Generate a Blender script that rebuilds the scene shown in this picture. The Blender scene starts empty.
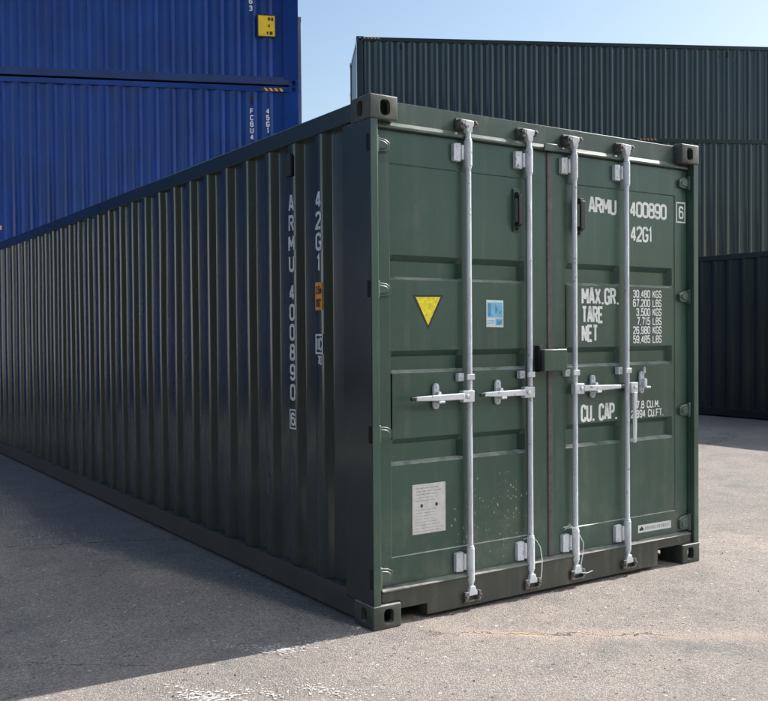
import bpy, bmesh, math, random
from mathutils import Vector, Matrix
from mathutils import noise as mnoise
random.seed(7)
scene = bpy.context.scene
C = scene.collection
R = math.radians

# ------------------------------------------------------------------ camera
CAM = Vector((-2.4563, -3.7764, 1.4375)); YAW, PITCH, ROLL, FPX = 0.58968, -0.017728, -0.007549, 939.63
fw = Vector((math.sin(YAW)*math.cos(PITCH), math.cos(YAW)*math.cos(PITCH), math.sin(PITCH)))
rt = Vector((math.cos(YAW), -math.sin(YAW), 0)); up = rt.cross(fw)
r2 = rt*math.cos(ROLL)+up*math.sin(ROLL); u2 = -rt*math.sin(ROLL)+up*math.cos(ROLL)
cd = bpy.data.cameras.new('camera'); cam = bpy.data.objects.new('camera', cd); C.objects.link(cam)
cd.sensor_fit = 'HORIZONTAL'; cd.sensor_width = 36; cd.lens = 36*FPX/768; cd.clip_end = 2000; cd.clip_start = .05
m = Matrix((r2, u2, -fw)).transposed().to_4x4(); m.translation = CAM; cam.matrix_world = m
scene.camera = cam

# ------------------------------------------------------------------ light
SUN_EL, SUN_FRONT = R(38), R(3.5)          # sun stands to the right, a little in front of the door plane
sdir = Vector((math.cos(SUN_FRONT)*math.cos(SUN_EL), -math.sin(SUN_FRONT)*math.cos(SUN_EL), math.sin(SUN_EL)))
world = bpy.data.worlds.new('World'); scene.world = world; world.use_nodes = True
wn = world.node_tree.nodes; wl = world.node_tree.links; wn.clear()
sky = wn.new('ShaderNodeTexSky'); sky.sky_type = 'NISHITA'; sky.sun_disc = False
sky.sun_elevation = SUN_EL; sky.sun_rotation = math.atan2(sdir.x, sdir.y)
sky.air_density = 1.2; sky.dust_density = 1.3; sky.ozone_density = 1.0; sky.altitude = 50
bg = wn.new('ShaderNodeBackground'); bg.inputs[1].default_value = 0.10
wo = wn.new('ShaderNodeOutputWorld'); wl.new(sky.outputs[0], bg.inputs[0]); wl.new(bg.outputs[0], wo.inputs[0])
sl = bpy.data.lights.new('sun', 'SUN'); sl.energy = 5.0; sl.angle = R(0.53); sl.color = (1, .955, .90)
so = bpy.data.objects.new('sun', sl); C.objects.link(so); so.rotation_euler = sdir.to_track_quat('Z', 'Y').to_euler(); so.location = (20, -5, 20)
scene.view_settings.view_transform = 'Standard'; scene.view_settings.look = 'None'
scene.view_settings.exposure = 0.68; scene.view_settings.gamma = 1.0; scene.view_settings.use_curve_mapping = False
scene.render.engine = 'CYCLES'

# ------------------------------------------------------------------ mesh helpers
class MB:
    def __init__(s): s.v = []; s.f = []
    def add(s, vs, fs):
        o = len(s.v); s.v += [tuple(q) for q in vs]; s.f += [tuple(i+o for i in f) for f in fs]; return s
    def box(s, x0, x1, y0, y1, z0, z1):
        return s.add([(x0,y0,z0),(x1,y0,z0),(x1,y1,z0),(x0,y1,z0),(x0,y0,z1),(x1,y0,z1),(x1,y1,z1),(x0,y1,z1)],
                     [(0,3,2,1),(4,5,6,7),(0,1,5,4),(1,2,6,5),(2,3,7,6),(3,0,4,7)])
    def prism(s, poly, axis, a0, a1):
        # poly: 2D points in the two other axes (x: (y,z), y: (x,z), z: (x,y))
        n = len(poly)
        def P(q, a): return {'x': (a, q[0], q[1]), 'y': (q[0], a, q[1]), 'z': (q[0], q[1], a)}[axis]
        vs = [P(q, a0) for q in poly]+[P(q, a1) for q in poly]
        fs = [tuple(range(n)), tuple(range(2*n-1, n-1, -1))]+[(i, (i+1) % n+0, (i+1) % n+n, i+n) for i in range(n)]
        return s.add(vs, fs)
    def tube(s, path, r, n=12, cap=True):
        path = [Vector(q) for q in path]; rs = r if isinstance(r, (list, tuple)) else [r]*len(path)
        rings = []; base = len(s.v); ref = None
        for i, q in enumerate(path):
            t = (path[min(i+1, len(path)-1)]-path[max(i-1, 0)]).normalized()
            if ref is None:
                ref = t.cross(Vector((0, 0, 1)) if abs(t.z) < .9 else Vector((1, 0, 0))).normalized()
            ref = (ref-t*ref.dot(t)).normalized(); b = t.cross(ref)
            for k in range(n):
                a = 2*math.pi*k/n; s.v.append(tuple(q+(ref*math.cos(a)+b*math.sin(a))*rs[i]))
        for i in range(len(path)-1):
            for k in range(n):
                a = base+i*n+k; b_ = base+i*n+(k+1) % n
                s.f.append((a, b_, b_+n, a+n))
        if cap:
            s.f.append(tuple(base+k for k in range(n))[::-1]); s.f.append(tuple(base+(len(path)-1)*n+k for k in range(n)))
        return s
    def mesh(s, name, angle=32):
        me = bpy.data.meshes.new(name); me.from_pydata(s.v, [], s.f); me.validate()
        bm = bmesh.new(); bm.from_mesh(me); bmesh.ops.recalc_face_normals(bm, faces=bm.faces); bm.to_mesh(me); bm.free()
        me.polygons.foreach_set('use_smooth', [True]*len(me.polygons)); me.set_sharp_from_angle(angle=R(angle)); return me
    def build(s, name, mat, parent=None, bevel=0, angle=32):
        return link(name, s.mesh(name, angle), mat, parent, bevel)
def link(name, me, mat, parent=None, bevel=0):
    if mat and not me.materials: me.materials.append(mat)
    o = bpy.data.objects.new(name, me); C.objects.link(o)
    if parent: o.parent = parent
    if bevel:
        b = o.modifiers.new('bevel', 'BEVEL'); b.width = bevel; b.segments = 2; b.limit_method = 'ANGLE'; b.angle_limit = R(40); b.harden_normals = False
    return o
def empty(name, label, cat, loc=(0, 0, 0), rz=0, group=None):
    o = bpy.data.objects.new(name, None); C.objects.link(o); o.location = loc; o.rotation_euler = (0, 0, rz); o.empty_display_size = .3
    tag(o, label, cat, group); return o
def tag(o, label, cat, group=None):
    o['label'] = label; o['category'] = cat
    if group: o['group'] = group
    return o

# ------------------------------------------------------------------ material helpers
class NT:
    def __init__(s, name):
        s.m = bpy.data.materials.new(name); s.m.use_nodes = True; s.t = s.m.node_tree; s.n = s.t.nodes; s.n.clear()
        s.out = s.n.new('ShaderNodeOutputMaterial'); s.b = s.n.new('ShaderNodeBsdfPrincipled'); s.t.links.new(s.b.outputs[0], s.out.inputs[0])
        tc = s.n.new('ShaderNodeTexCoord'); s.co = tc.outputs['Object']
    def put(s, sock, v):
        if isinstance(v, bpy.types.NodeSocket): s.t.links.new(v, sock)
        elif isinstance(v, (tuple, list)):
            sock.default_value = (*v, 1) if len(v) == 3 and len(sock.default_value) == 4 else v
        else: sock.default_value = v
    def map(s, scale=(1, 1, 1), loc=(0, 0, 0), rot=(0, 0, 0), co=None):
        n = s.n.new('ShaderNodeMapping'); s.put(n.inputs[0], co or s.co); n.inputs['Scale'].default_value = scale; n.inputs['Location'].default_value = loc; n.inputs['Rotation'].default_value = rot
        return n.outputs[0]
    def noise(s, scale, detail=4, rough=.55, co=None, dist=0):
        n = s.n.new('ShaderNodeTexNoise'); s.put(n.inputs['Vector'], co or s.co); n.inputs['Scale'].default_value = scale
        n.inputs['Detail'].default_value = detail; n.inputs['Roughness'].default_value = rough; n.inputs['Distortion'].default_value = dist
        return n.outputs['Fac']
    def voro(s, scale, co=None, feature='F1', out='Distance', rand=1):
        n = s.n.new('ShaderNodeTexVoronoi'); n.feature = feature; s.put(n.inputs['Vector'], co or s.co); n.inputs['Scale'].default_value = scale; n.inputs['Randomness'].default_value = rand
        return n.outputs[out]
    def math(s, op, a, b=0, c=None, clamp=False):
        n = s.n.new('ShaderNodeMath'); n.operation = op; n.use_clamp = clamp; s.put(n.inputs[0], a); s.put(n.inputs[1], b)
        if c is not None: s.put(n.inputs[2], c)
        return n.outputs[0]
    def ramp(s, v, a, b, lo=0., hi=1., smooth=True):
        n = s.n.new('ShaderNodeMapRange'); n.interpolation_type = 'SMOOTHSTEP' if smooth else 'LINEAR'; s.put(n.inputs[0], v)
        n.inputs[1].default_value = a; n.inputs[2].default_value = b; n.inputs[3].default_value = lo; n.inputs[4].default_value = hi
        return n.outputs[0]
    def mix(s, f, a, b, mode='MIX'):
        n = s.n.new('ShaderNodeMix'); n.data_type = 'RGBA'; n.blend_type = mode; s.put(n.inputs[0], f); s.put(n.inputs[6], a); s.put(n.inputs[7], b)
        return n.outputs[2]
    def sep(s, co=None):
        n = s.n.new('ShaderNodeSeparateXYZ'); s.put(n.inputs[0], co or s.co); return n.outputs
    def bump(s, h, strength, dist, nrm=None):
        n = s.n.new('ShaderNodeBump'); n.inputs['Strength'].default_value = strength; n.inputs['Distance'].default_value = dist; s.put(n.inputs['Height'], h)
        if nrm is not None: s.put(n.inputs['Normal'], nrm)
        return n.outputs[0]
    def fin(s, col, rough, metal=0, nrm=None, spec=None):
        s.put(s.b.inputs['Base Color'], col); s.put(s.b.inputs['Roughness'], rough); s.put(s.b.inputs['Metallic'], metal)
        if nrm is not None: s.put(s.b.inputs['Normal'], nrm)
        if spec is not None: s.put(s.b.inputs['Specular IOR Level'], spec)
        return s.m

def paint(name, col, rough=.4, dust=.25, rust=.5, dustcol=(.30, .27, .24), splash=False, spec=.5, wave=.5, wear=0., ledge_light=0., coat=0.):
    k = NT(name); k.b.inputs['Coat Weight'].default_value = coat; k.b.inputs['Coat Roughness'].default_value = .14
    big = k.noise(1.3, 5); mid = k.noise(9, 5, .6); fine = k.noise(140, 3)
    c = k.mix(k.ramp(big, .3, .7), tuple(q*.86 for q in col), tuple(min(1, q*1.16) for q in col))
    streak = k.noise(1, 5, .6, co=k.map((14, 14, .9)))
    d = k.math('MULTIPLY', k.ramp(streak, .45, .8), k.ramp(mid, .25, .75)); d = k.math('MULTIPLY', d, dust)
    d2 = k.math('MULTIPLY', k.ramp(fine, .5, .8), dust*.3)
    c = k.mix(k.math('ADD', d, d2, clamp=True), c, dustcol)
    chips = k.noise(26, 6, .7); ru = k.math('MULTIPLY', k.ramp(chips, .69-wear, .73-wear), k.ramp(k.noise(2.2, 3), .5-wear, .62-wear))
    c = k.mix(k.math('MULTIPLY', ru, rust), c, k.mix(fine, (.09, .035, .015), (.18, .085, .04)))
    scr = k.noise(1, 3, .5, co=k.map((3, 3, 90), rot=(.15, .1, 0))); sm = k.math('MULTIPLY', k.ramp(scr, .70, .74), k.ramp(k.noise(1.7, 2), .52, .65))
    c = k.mix(k.math('MULTIPLY', sm, .35), c, tuple(min(1, q*1.9+.05) for q in col))
    if ledge_light:                                   # sunlight painted pale on every up-facing ledge, with some dust and wear
        gn = k.n.new('ShaderNodeNewGeometry'); nz = k.sep(gn.outputs['Normal'])[2]
        c = k.mix(k.math('MULTIPLY', k.math('MULTIPLY', k.ramp(nz, .25, .75), k.ramp(mid, .25, .6)), ledge_light), c, (.40, .40, .37))
    if splash:                                   # dried pale mud spatter low on the door
        x, y, z = k.sep()
        dx = k.math('DIVIDE', k.math('SUBTRACT', x, .80), .42); dz = k.math('DIVIDE', k.math('SUBTRACT', z, .46), .34)
        rr = k.math('ADD', k.math('MULTIPLY', dx, dx), k.math('MULTIPLY', dz, dz)); reg = k.ramp(rr, 1.0, .1)
        vm = k.n.new('ShaderNodeVectorMath'); vm.operation = 'ADD'; nn = k.n.new('ShaderNodeTexNoise'); nn.inputs['Scale'].default_value = 120; k.put(nn.inputs['Vector'], k.co)
        sc_ = k.n.new('ShaderNodeVectorMath'); sc_.operation = 'SCALE'; k.put(sc_.inputs[0], nn.outputs['Color']); sc_.inputs['Scale'].default_value = .022; k.put(vm.inputs[0], k.map((1, .02, .8))); k.put(vm.inputs[1], sc_.outputs[0])
        vd = k.voro(52, co=vm.outputs[0]); vc = k.voro(52, co=vm.outputs[0], out='Color'); vx = k.sep(vc)[0]
        thr = k.math('MULTIPLY', k.math('SUBTRACT', vx, .35), .48)
        sp = k.math('LESS_THAN', vd, k.math('MULTIPLY', thr, reg)); sp = k.math('MULTIPLY', sp, .8)
        c = k.mix(sp, c, (.42, .44, .36))
        low = k.math('MULTIPLY', k.ramp(z, .75, .2), k.ramp(k.noise(5, 6, .7), .4, .75)); c = k.mix(k.math('MULTIPLY', low, .28), c, (.27, .24, .19))
    r = k.math('ADD', k.math('MULTIPLY', big, .12), k.math('ADD', rough-.06, k.math('MULTIPLY', d, .5)), clamp=True)
    n1 = k.bump(k.noise(2.6, 2), .12*wave, .05); n2 = k.bump(fine, .018, .002, n1)
    return k.fin(c, r, 0, n2, spec)

def plain(name, col, rough=.5, metal=0, var=.2, bump=.1, scale=30):
    k = NT(name); a = k.noise(scale, 5, .6)
    c = k.mix(k.ramp(a, .3, .7), tuple(q*(1-var) for q in col), tuple(min(1, q*(1+var)) for q in col))
    return k.fin(c, k.math('ADD', rough-.08, k.math('MULTIPLY', a, .16)), metal, k.bump(k.noise(scale*5, 3), bump, .002))

SHADED_GREEN = (.011, .026, .0215)  # same paint as the doors, darkened for the shade on the long side
M = {}
M['green'] = paint('shaded_green_paint', SHADED_GREEN, .25, .02, .55, wear=.045, spec=.5, coat=.7)
M['door'] = paint('lit_green_door_paint', (.038, .078, .061), .30, .20, .6, splash=True, ledge_light=.8, wear=.03)  # same green as the sides, lightened for the light on the door end
M['casting'] = paint('worn_green_casting_paint', (.044, .060, .050), .5, .5, 1.0, dustcol=(.24, .20, .16), wear=.10, ledge_light=.6)
M['sill'] = paint('dusty_sill_paint', (.046, .052, .043), .62, .6, .7, dustcol=(.26, .215, .17), wear=.05, ledge_light=.6)
M['rail'] = paint('dusty_rail_paint', (.050, .050, .046), .55, .5, .6, dustcol=(.16, .145, .13))
M['header'] = paint('green_header_paint', (.042, .072, .057), .4, .3, .6, ledge_light=.35)
M['seal'] = plain('grey_rubber_seal', (.10, .09, .095), .7)
M['black'] = plain('black_steel', (.012, .012, .013), .5)
M['notch_shade'] = plain('painted_notch_shade', (.008, .008, .008), .9)
M['void'] = plain('dark_floor_timber', (.05, .04, .03), .9)
M['galv'] = paint('pale_grey_bar_paint', (.56, .60, .63), .36, .4, .8, dustcol=(.30, .27, .24), wave=0, wear=.085)
M['steel'] = plain('zinc_steel', (.42, .42, .42), .42, .75, .35)
M['cam'] = plain('greasy_cam_steel', (.16, .15, .14), .5, .5, .6)
M['white'] = plain('white_lettering', (.74, .76, .75), .55, 0, .10)
M['dim'] = plain('weathered_side_lettering', (.66, .69, .72), .55, 0, .12)
M['orange'] = plain('orange_label', (.80, .30, .03), .5, 0, .12)
M['yellow'] = plain('yellow_label', (.92, .60, .02), .5, 0, .06)
M['trilow'] = plain('yellow_triangle', (.82, .70, .03), .5, 0, .18, scale=60)
M['ink'] = plain('dark_ink', (.03, .028, .025), .6)
M['greyink'] = plain('grey_ink', (.36, .36, .36), .6)
M['paper'] = plain('label_white', (.70, .70, .69), .5, 0, .06)
M['plate'] = plain('aluminium_plate', (.60, .60, .59), .45, .25, .08)
M['sky'] = plain('light_blue_label', (.20, .50, .72), .45, 0, .1)
M['skyd'] = plain('mid_blue_label', (.06, .30, .52), .45, 0, .1)
M['bluep'] = paint('blue_container_paint', (.002, .032, .195), .20, .012, .25, dustcol=(.16, .18, .30), spec=.42, coat=.1)
M['bluerail'] = paint('blue_rail_paint', (.010, .036, .140), .42, .08, .25, dustcol=(.16, .18, .30))
M['greyp'] = paint('slate_container_paint', (.015, .036, .037), .24, .03, .2, dustcol=(.20, .22, .24), spec=.6, coat=.6)
M['paleg'] = paint('pale_grey_container_paint', (.20, .22, .27), .45, .2, .2)
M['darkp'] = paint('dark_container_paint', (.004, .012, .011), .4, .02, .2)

# ------------------------------------------------------------------ ground
def ground_material():
    k = NT('worn_pale_asphalt'); x, y, z = k.sep()
    big = k.noise(.55, 5, .6); mid = k.noise(3.1, 6, .65); fine = k.noise(85, 4, .7)
    c = k.mix(k.ramp(big, .35, .65), (.268, .242, .218), (.350, .309, .274))
    c = k.mix(k.math('MULTIPLY', k.ramp(mid, .46, .70), .7), c, (.205, .192, .182))
    c = k.mix(k.math('MULTIPLY', k.ramp(k.noise(1.3, 4, .6, co=k.map(loc=(7, 3, 1))), .56, .70), .5), c, (.46, .385, .325))
    # aggregate: every stone its own tone
    vc = k.sep(k.voro(120, out='Color')); vd = k.voro(120)
    st = k.ramp(vc[0], 0, 1, .66, 1.32, False)
    hs = k.n.new('ShaderNodeHueSaturation'); k.put(hs.inputs['Color'], c); k.put(hs.inputs['Value'], st); c = hs.outputs[0]
    c = k.mix(k.math('MULTIPLY', k.ramp(vd, .35, .62), .45), c, (.13, .12, .115))
    vc2 = k.sep(k.voro(34, out='Color')); vd2 = k.voro(34)
    c = k.mix(k.math('MULTIPLY', k.math('GREATER_THAN', vc2[1], .965), k.ramp(vd2, .32, .22)), c, (.52, .49, .46))
    c = k.mix(k.math('MULTIPLY', k.math('LESS_THAN', vc2[2], .03), k.ramp(vd2, .32, .2)), c, (.10, .095, .09))
    c = k.mix(k.math('MULTIPLY', k.ramp(fine, .5, .75), .35), c, (.17, .16, .15))
    # cracks: y = a + b x wandering
    hgt = None
    def crack(a, b, x0, x1, wdt, amp, seed, power=1.0):
        w = k.math('MULTIPLY', k.math('SUBTRACT', k.noise(5.5, 8, .72, co=k.map(loc=(seed, 0, 0))), .5), amp)
        wv = k.ramp(k.noise(7, 3, co=k.map(loc=(seed, seed, 0))), .3, .75, .25, 1.5)
        yc = k.math('ADD', k.math('ADD', k.math('MULTIPLY', x, b), a), w)
        dd = k.math('ABSOLUTE', k.math('SUBTRACT', y, yc))
        gate = k.math('MULTIPLY', k.ramp(x, x0, x0+.15), k.ramp(x, x1, x1-.15)); gate = k.math('MULTIPLY', gate, k.ramp(k.noise(4.5, 3, co=k.map(loc=(0, seed, 0))), .36, .50))
        return k.math('MULTIPLY', k.math('MULTIPLY', k.ramp(k.math('DIVIDE', dd, wv), wdt, wdt*.3), gate), power), dd, gate
    cr, dd, gt = crack(-.03, -.72, .15, 1.15, .013, .46, 3.1)
    cr2, _, _ = crack(2.56, -.40, -6, .15, .012, .20, 8.7); cr3, _, _ = crack(-.70, -.82, -1.9, -.9, .010, .25, 5.5, .8)
    cr4, _, _ = crack(1.2, .35, 3.0, 9.0, .02, .8, 12.3, .8)
    cracks = k.math('MAXIMUM', k.math('MAXIMUM', cr, cr2), k.math('MAXIMUM', cr3, cr4))
    halo = k.math('MULTIPLY', k.ramp(dd, .16, .0), k.ramp(mid, .35, .6)); halo = k.math('MULTIPLY', halo, k.math('MULTIPLY', k.ramp(x, .1, .4), k.ramp(x, 2.2, 1.2)))
    c = k.mix(k.math('MULTIPLY', halo, .55), c, (.47, .37, .30))
    # shallow sandy hollow beside the crack
    hx = k.math('DIVIDE', k.math('SUBTRACT', k.math('ADD', k.math('MULTIPLY', x, .72), k.math('MULTIPLY', y, -.69)), .715), .14)
    hy = k.math('DIVIDE', k.math('SUBTRACT', k.math('ADD', k.math('MULTIPLY', x, .69), k.math('MULTIPLY', y, .72)), .085), .030)
    hr = k.math('ADD', k.math('ADD', k.math('MULTIPLY', hx, hx), k.math('MULTIPLY', hy, hy)), k.math('MULTIPLY', mid, .8)); hol = k.ramp(hr, 1.5, .9)
    c = k.mix(k.math('MULTIPLY', hol, .8), c, (.42, .33, .235))
    c = k.mix(k.math('MULTIPLY', cracks, .85), c, (.055, .048, .043))
    # old tar patch with a laid edge, far left beyond the crack, and oily stains
    tar = k.math('MULTIPLY', k.ramp(k.math('SUBTRACT', y, k.math('ADD', k.math('MULTIPLY', x, -.40), 2.56)), 0, .05), k.ramp(x, .4, .1))
    c = k.mix(k.math('MULTIPLY', tar, .28), c, (.20, .19, .185))
    st2 = k.ramp(k.noise(.9, 5, .65, co=k.map(loc=(2, 9, 0))), .57, .72); c = k.mix(k.math('MULTIPLY', st2, .75), c, (.15, .16, .155))
    h = k.math('ADD', k.math('MULTIPLY', k.ramp(vd, .6, 0), .6), k.math('MULTIPLY', fine, .5)); h = k.math('SUBTRACT', h, k.math('MULTIPLY', cracks, 3)); h = k.math('SUBTRACT', h, k.math('MULTIPLY', hol, 1.0))
    nb = k.bump(mid, .35, .02); n2 = k.bump(h, .8, .006, nb)
    return k.fin(c, .9, 0, n2, .25)
g = MB(); S = 600
g.add([(-S, -S, 0), (S, -S, 0), (S, S, 0), (-S, S, 0)], [(0, 1, 2, 3)])
go = g.build('ground', ground_material()); go['kind'] = 'structure'; go['label'] = 'pale worn asphalt yard with cracks and loose grit'

rd = MB().add([(-13.5, -60, .004), (-3.7, -60, .004), (-3.7, 60, .004), (-13.5, 60, .004)], [(0, 1, 2, 3)]).build('added_lane', plain('dark_tarmac', (.045, .044, .045), .9, 0, .25, .4, 60)); rd['kind'] = 'structure'  # unseen dark lane, added to cut reflection and bounce on the green side

def stone(mb, x, y, r):
    n = random.choice((5, 6)); a0 = random.random()*6.28; o = len(mb.v); h = r*random.uniform(.5, .9)
    for k in range(n):
        a = a0+6.283*k/n; q = r*random.uniform(.7, 1.15); mb.v.append((x+q*math.cos(a), y+q*math.sin(a), -.001))
    for k in range(n):
        a = a0+6.283*(k+.4)/n; q = r*random.uniform(.35, .65); mb.v.append((x+q*math.cos(a), y+q*math.sin(a), h*random.uniform(.8, 1.1)))
    for k in range(n): mb.f.append((o+k, o+(k+1) % n, o+n+(k+1) % n, o+n+k))
    mb.f.append(tuple(o+n+k for k in range(n)))
def free(x, y): return not (-.02 < x < 2.46 and -.02 < y < 12.3) and (x+2.456)**2+(y+3.776)**2 > 2.0
pale, dark = MB(), MB()
for i in range(3000):
    t = random.random(); dd = 2.2+7.5*t**1.3; a = YAW+random.uniform(-.5, .5)
    x, y = CAM.x+dd*math.sin(a), CAM.y+dd*math.cos(a)
    if not free(x, y): continue
    stone(pale if random.random() < .72 else dark, x, y, random.uniform(.0012, .0032) if random.random() < .96 else random.uniform(.004, .008))
for mb, nm, col, lb in ((pale, 'pale_grit', (.36, .33, .30), 'loose pale grit scattered over the asphalt'), (dark, 'dark_grit', (.15, .14, .13), 'loose dark grit scattered over the asphalt')):
    o = mb.build(nm, plain(nm, col, .85, 0, .3), angle=10); o['kind'] = 'stuff'; tag(o, lb, 'gravel')
# worn white paint: flakes left of an old marking
fl = MB()
def flakes(cx, cy, ax, ay, ang, n, r0, r1):
    for i in range(n):
        u, w = random.gauss(0, .5), random.gauss(0, .42)
        x = cx+u*ax*math.cos(ang)-w*ay*math.sin(ang); y = cy+u*ax*math.sin(ang)+w*ay*math.cos(ang)
        if not free(x, y) : continue
        r = random.uniform(r0, r1); k = random.randint(6, 9); a0 = random.random()*6.28; st = random.uniform(.4, 1)
        o = len(fl.v); z = .0025+.00002*(o % 97)
        for j in range(k):
            a = a0+6.283*j/k; q = r*random.uniform(.4, 1.25); fl.v.append((x+q*math.cos(a), y+q*st*math.sin(a), z))
        fl.f.append(tuple(range(o, o+k)))
flakes(-.50, .04, .13, .08, -.6, 260, .002, .009); flakes(-.60, .16, .28, .05, -.75, 140, .0015, .007); flakes(-.27, .02, .16, .05, -.2, 60, .002, .009)
flakes(-.985, -.30, .17, .09, -.9, 320, .002, .011); flakes(-.78, -.40, .12, .05, -.9, 50, .003, .010); flakes(-.58, -.50, .22, .07, -1.0, 150, .002, .008); flakes(-.03, .09, .03, .05, .4, 14, .004, .012)
o = fl.build('worn_paint', plain('worn_white_paint', (.56, .54, .51), .8, 0, .25)); o['kind'] = 'stuff'; tag(o, 'flaked remains of white ground paint near the container corner', 'paint')

# ------------------------------------------------------------------ lettering (stroke alphabet)
def rr(x0, y0, x1, y1, ry=.17, rx=.42):
    w = x1-x0; rx *= w; P = []
    for cx, cy, a0 in ((x1-rx, y1-ry, 0), (x0+rx, y1-ry, 90), (x0+rx, y0+ry, 180), (x1-rx, y0+ry, 270)):
        for k in range(4):
            a = R(a0+30*k); P.append((cx+rx*math.cos(a), cy+ry*math.sin(a)))
    return P+[P[0]]
G = {'0': [rr(0, 0, 1, 1)], 'O': [rr(0, 0, 1, 1)], 'A': [[(0, 0), (.42, 1), (.58, 1), (1, 0)], [(.16, .29), (.84, .29)]],
 'R': [[(0, 0), (0, 1), (.6, 1), (.92, .92), (1, .76), (.92, .6), (.6, .52), (0, .52)], [(.55, .52), (1, 0)]],
 'M': [[(0, 0), (0, 1)], [(1, 0), (1, 1)], [(.03, 1), (.5, .30)], [(.97, 1), (.5, .30)]], 'U': [[(0, 1), (0, .17), (.15, .04), (.4, 0), (.6, 0), (.85, .04), (1, .17), (1, 1)]],
 '4': [[(.72, 0), (.72, 1)], [(.66, .97), (.02, .30)], [(-.06, .26), (1.05, .26)]], '8': [rr(.0, 0, 1, .54, .14), rr(.06, .54, .94, 1, .13)],
 '9': [rr(0, .42, 1, 1, .15), [(1, .72), (1, .17), (.85, .04), (.6, 0), (.35, 0), (.1, .06), (0, .2)]],
 '6': [rr(0, 0, 1, .58, .15), [(0, .28), (0, .83), (.15, .96), (.4, 1), (.65, 1), (.9, .94), (1, .8)]],
 '2': [[(0, .78), (.1, .94), (.38, 1), (.62, 1), (.9, .93), (1, .78), (.95, .6), (.05, .1), (0, 0), (1, 0)]],
 'G': [[(1, .78), (.88, .95), (.6, 1), (.4, 1), (.12, .95), (0, .8), (0, .2), (.12, .05), (.4, 0), (.6, 0), (.88, .05), (1, .2), (1, .45), (.55, .45)]],
 'C': [[(1, .76), (.88, .95), (.6, 1), (.4, 1), (.12, .95), (0, .8), (0, .2), (.12, .05), (.4, 0), (.6, 0), (.88, .05), (1, .24)]],
 '1': [[(.18, .8), (.55, 1), (.55, 0)]], 'X': [[(0, 0), (1, 1)], [(0, 1), (1, 0)]], 'T': [[(0, 1), (1, 1)], [(.5, .93), (.5, 0)]],
 'E': [[(1, 1), (0, 1), (0, 0), (1, 0)], [(.1, .52), (.85, .52)]], 'F': [[(1, 1), (0, 1), (0, 0)], [(.1, .52), (.85, .52)]],
 'N': [[(0, 0), (0, 1)], [(1, 0), (1, 1)], [(.02, 1), (.98, 0)]], 'P': [[(0, 0), (0, 1), (.6, 1), (.92, .92), (1, .74), (.92, .56), (.6, .48), (0, .48)]],
 'K': [[(0, 0), (0, 1)], [(1, 1), (.08, .45)], [(.35, .6), (1, 0)]], 'L': [[(0, 1), (0, 0), (1, 0)]], 'I': [[(.5, 0), (.5, 1)]],
 'B': [rr(0, 0, 1, .53, .14, .4), rr(0, .53, .92, 1, .13, .4), [(0, .1), (0, .9)]],
 'S': [[(1, .78), (.88, .95), (.6, 1), (.4, 1), (.12, .94), (0, .78), (.1, .6), (.9, .42), (1, .22), (.88, .05), (.6, 0), (.4, 0), (.12, .05), (0, .22)]],
 '3': [[(0, .8), (.12, .95), (.4, 1), (.62, 1), (.9, .93), (1, .76), (.88, .58), (.45, .53), (.88, .48), (1, .25), (.88, .06), (.6, 0), (.38, 0), (.1, .06), (0, .2)]],
 '5': [[(.95, 1), (.08, 1), (.04, .55), (.4, .62), (.65, .62), (.92, .54), (1, .34), (1, .22), (.88, .05), (.6, 0), (.38, 0), (.1, .06), (0, .2)]],
 '7': [[(0, 1), (1, 1), (.4, 0)]], '.': [[(.5, -.05), (.5, .09)]], ',': [[(.55, .09), (.4, -.12)]], "'": [[(.5, .75), (.5, 1)]], '"': [[(.3, .75), (.3, 1)], [(.75, .75), (.75, 1)]],
 'm': [[(0, 0), (0, .6), (.45, .62), (.5, .5), (.5, 0)], [(.5, .5), (.62, .62), (.95, .6), (1, .45), (1, 0)]]}
NARROW = {'.': .35, ',': .35, "'": .4, 'I': .45, '1': .7, ' ': .6, 'M': 1.2}
def stroke(mb, pts, t, mp, lift):
    n = len(pts); closed = pts[0] == pts[-1]; L_, R_ = [], []
    P = [Vector(q) for q in pts]
    for i in range(n):
        a = P[i]-P[i-1] if i > 0 else (P[-1]-P[-2] if closed else None)
        b = P[i+1]-P[i] if i < n-1 else (P[1]-P[0] if closed else None)
        if a is None: a = b
        if b is None: b = a
        a = a.normalized(); b = b.normalized(); na = Vector((-a.y, a.x)); nb = Vector((-b.y, b.x)); q = na+nb
        q = q.normalized() if q.length > 1e-4 else na
        s = t/max(.5, q.dot(na)); L_.append(P[i]+q*s); R_.append(P[i]-q*s)
    o = len(mb.v)
    for l, r in zip(L_, R_): mb.v.append(mp(l.x, l.y, lift)); mb.v.append(mp(r.x, r.y, lift))
    for i in range(n-1): mb.f.append((o+2*i, o+2*i+1, o+2*i+3, o+2*i+2))
def text(mb, s, x, y, h, cw, t, mp, gap=.35, right=False, total=None):
    """s written from (x,y) baseline, glyph height h, glyph width cw, stroke half width t"""
    ws = [(NARROW.get(ch, 1)*cw) for ch in s]; full = sum(ws)+gap*cw*(len(s)-1)
    k = (total-2*t)/full if total else 1
    if right: x -= full*k
    x += t
    j = 0
    for ch, w in zip(s, ws):
        for st in G.get(ch, []):
            hh = h-2*t
            stroke(mb, [(x+px*w*k, y+t+py*hh) for px, py in st], t, mp, .0012+.00006*(j % 5)); j += 1
        x += (w+gap*cw)*k
def lettering(name, items, mp, mat, parent):
    mb = MB()
    for it in items: text(mb, *it[:6], mp, **(it[6] if len(it) > 6 else {}))
    return link(name, mb.mesh(name), mat, parent)
def frame2d(mb, x0, x1, y0, y1, t, mp):
    stroke(mb, [(x0, y0), (x1, y0), (x1, y1), (x0, y1), (x0, y0)], t, mp, .0016)
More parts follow.
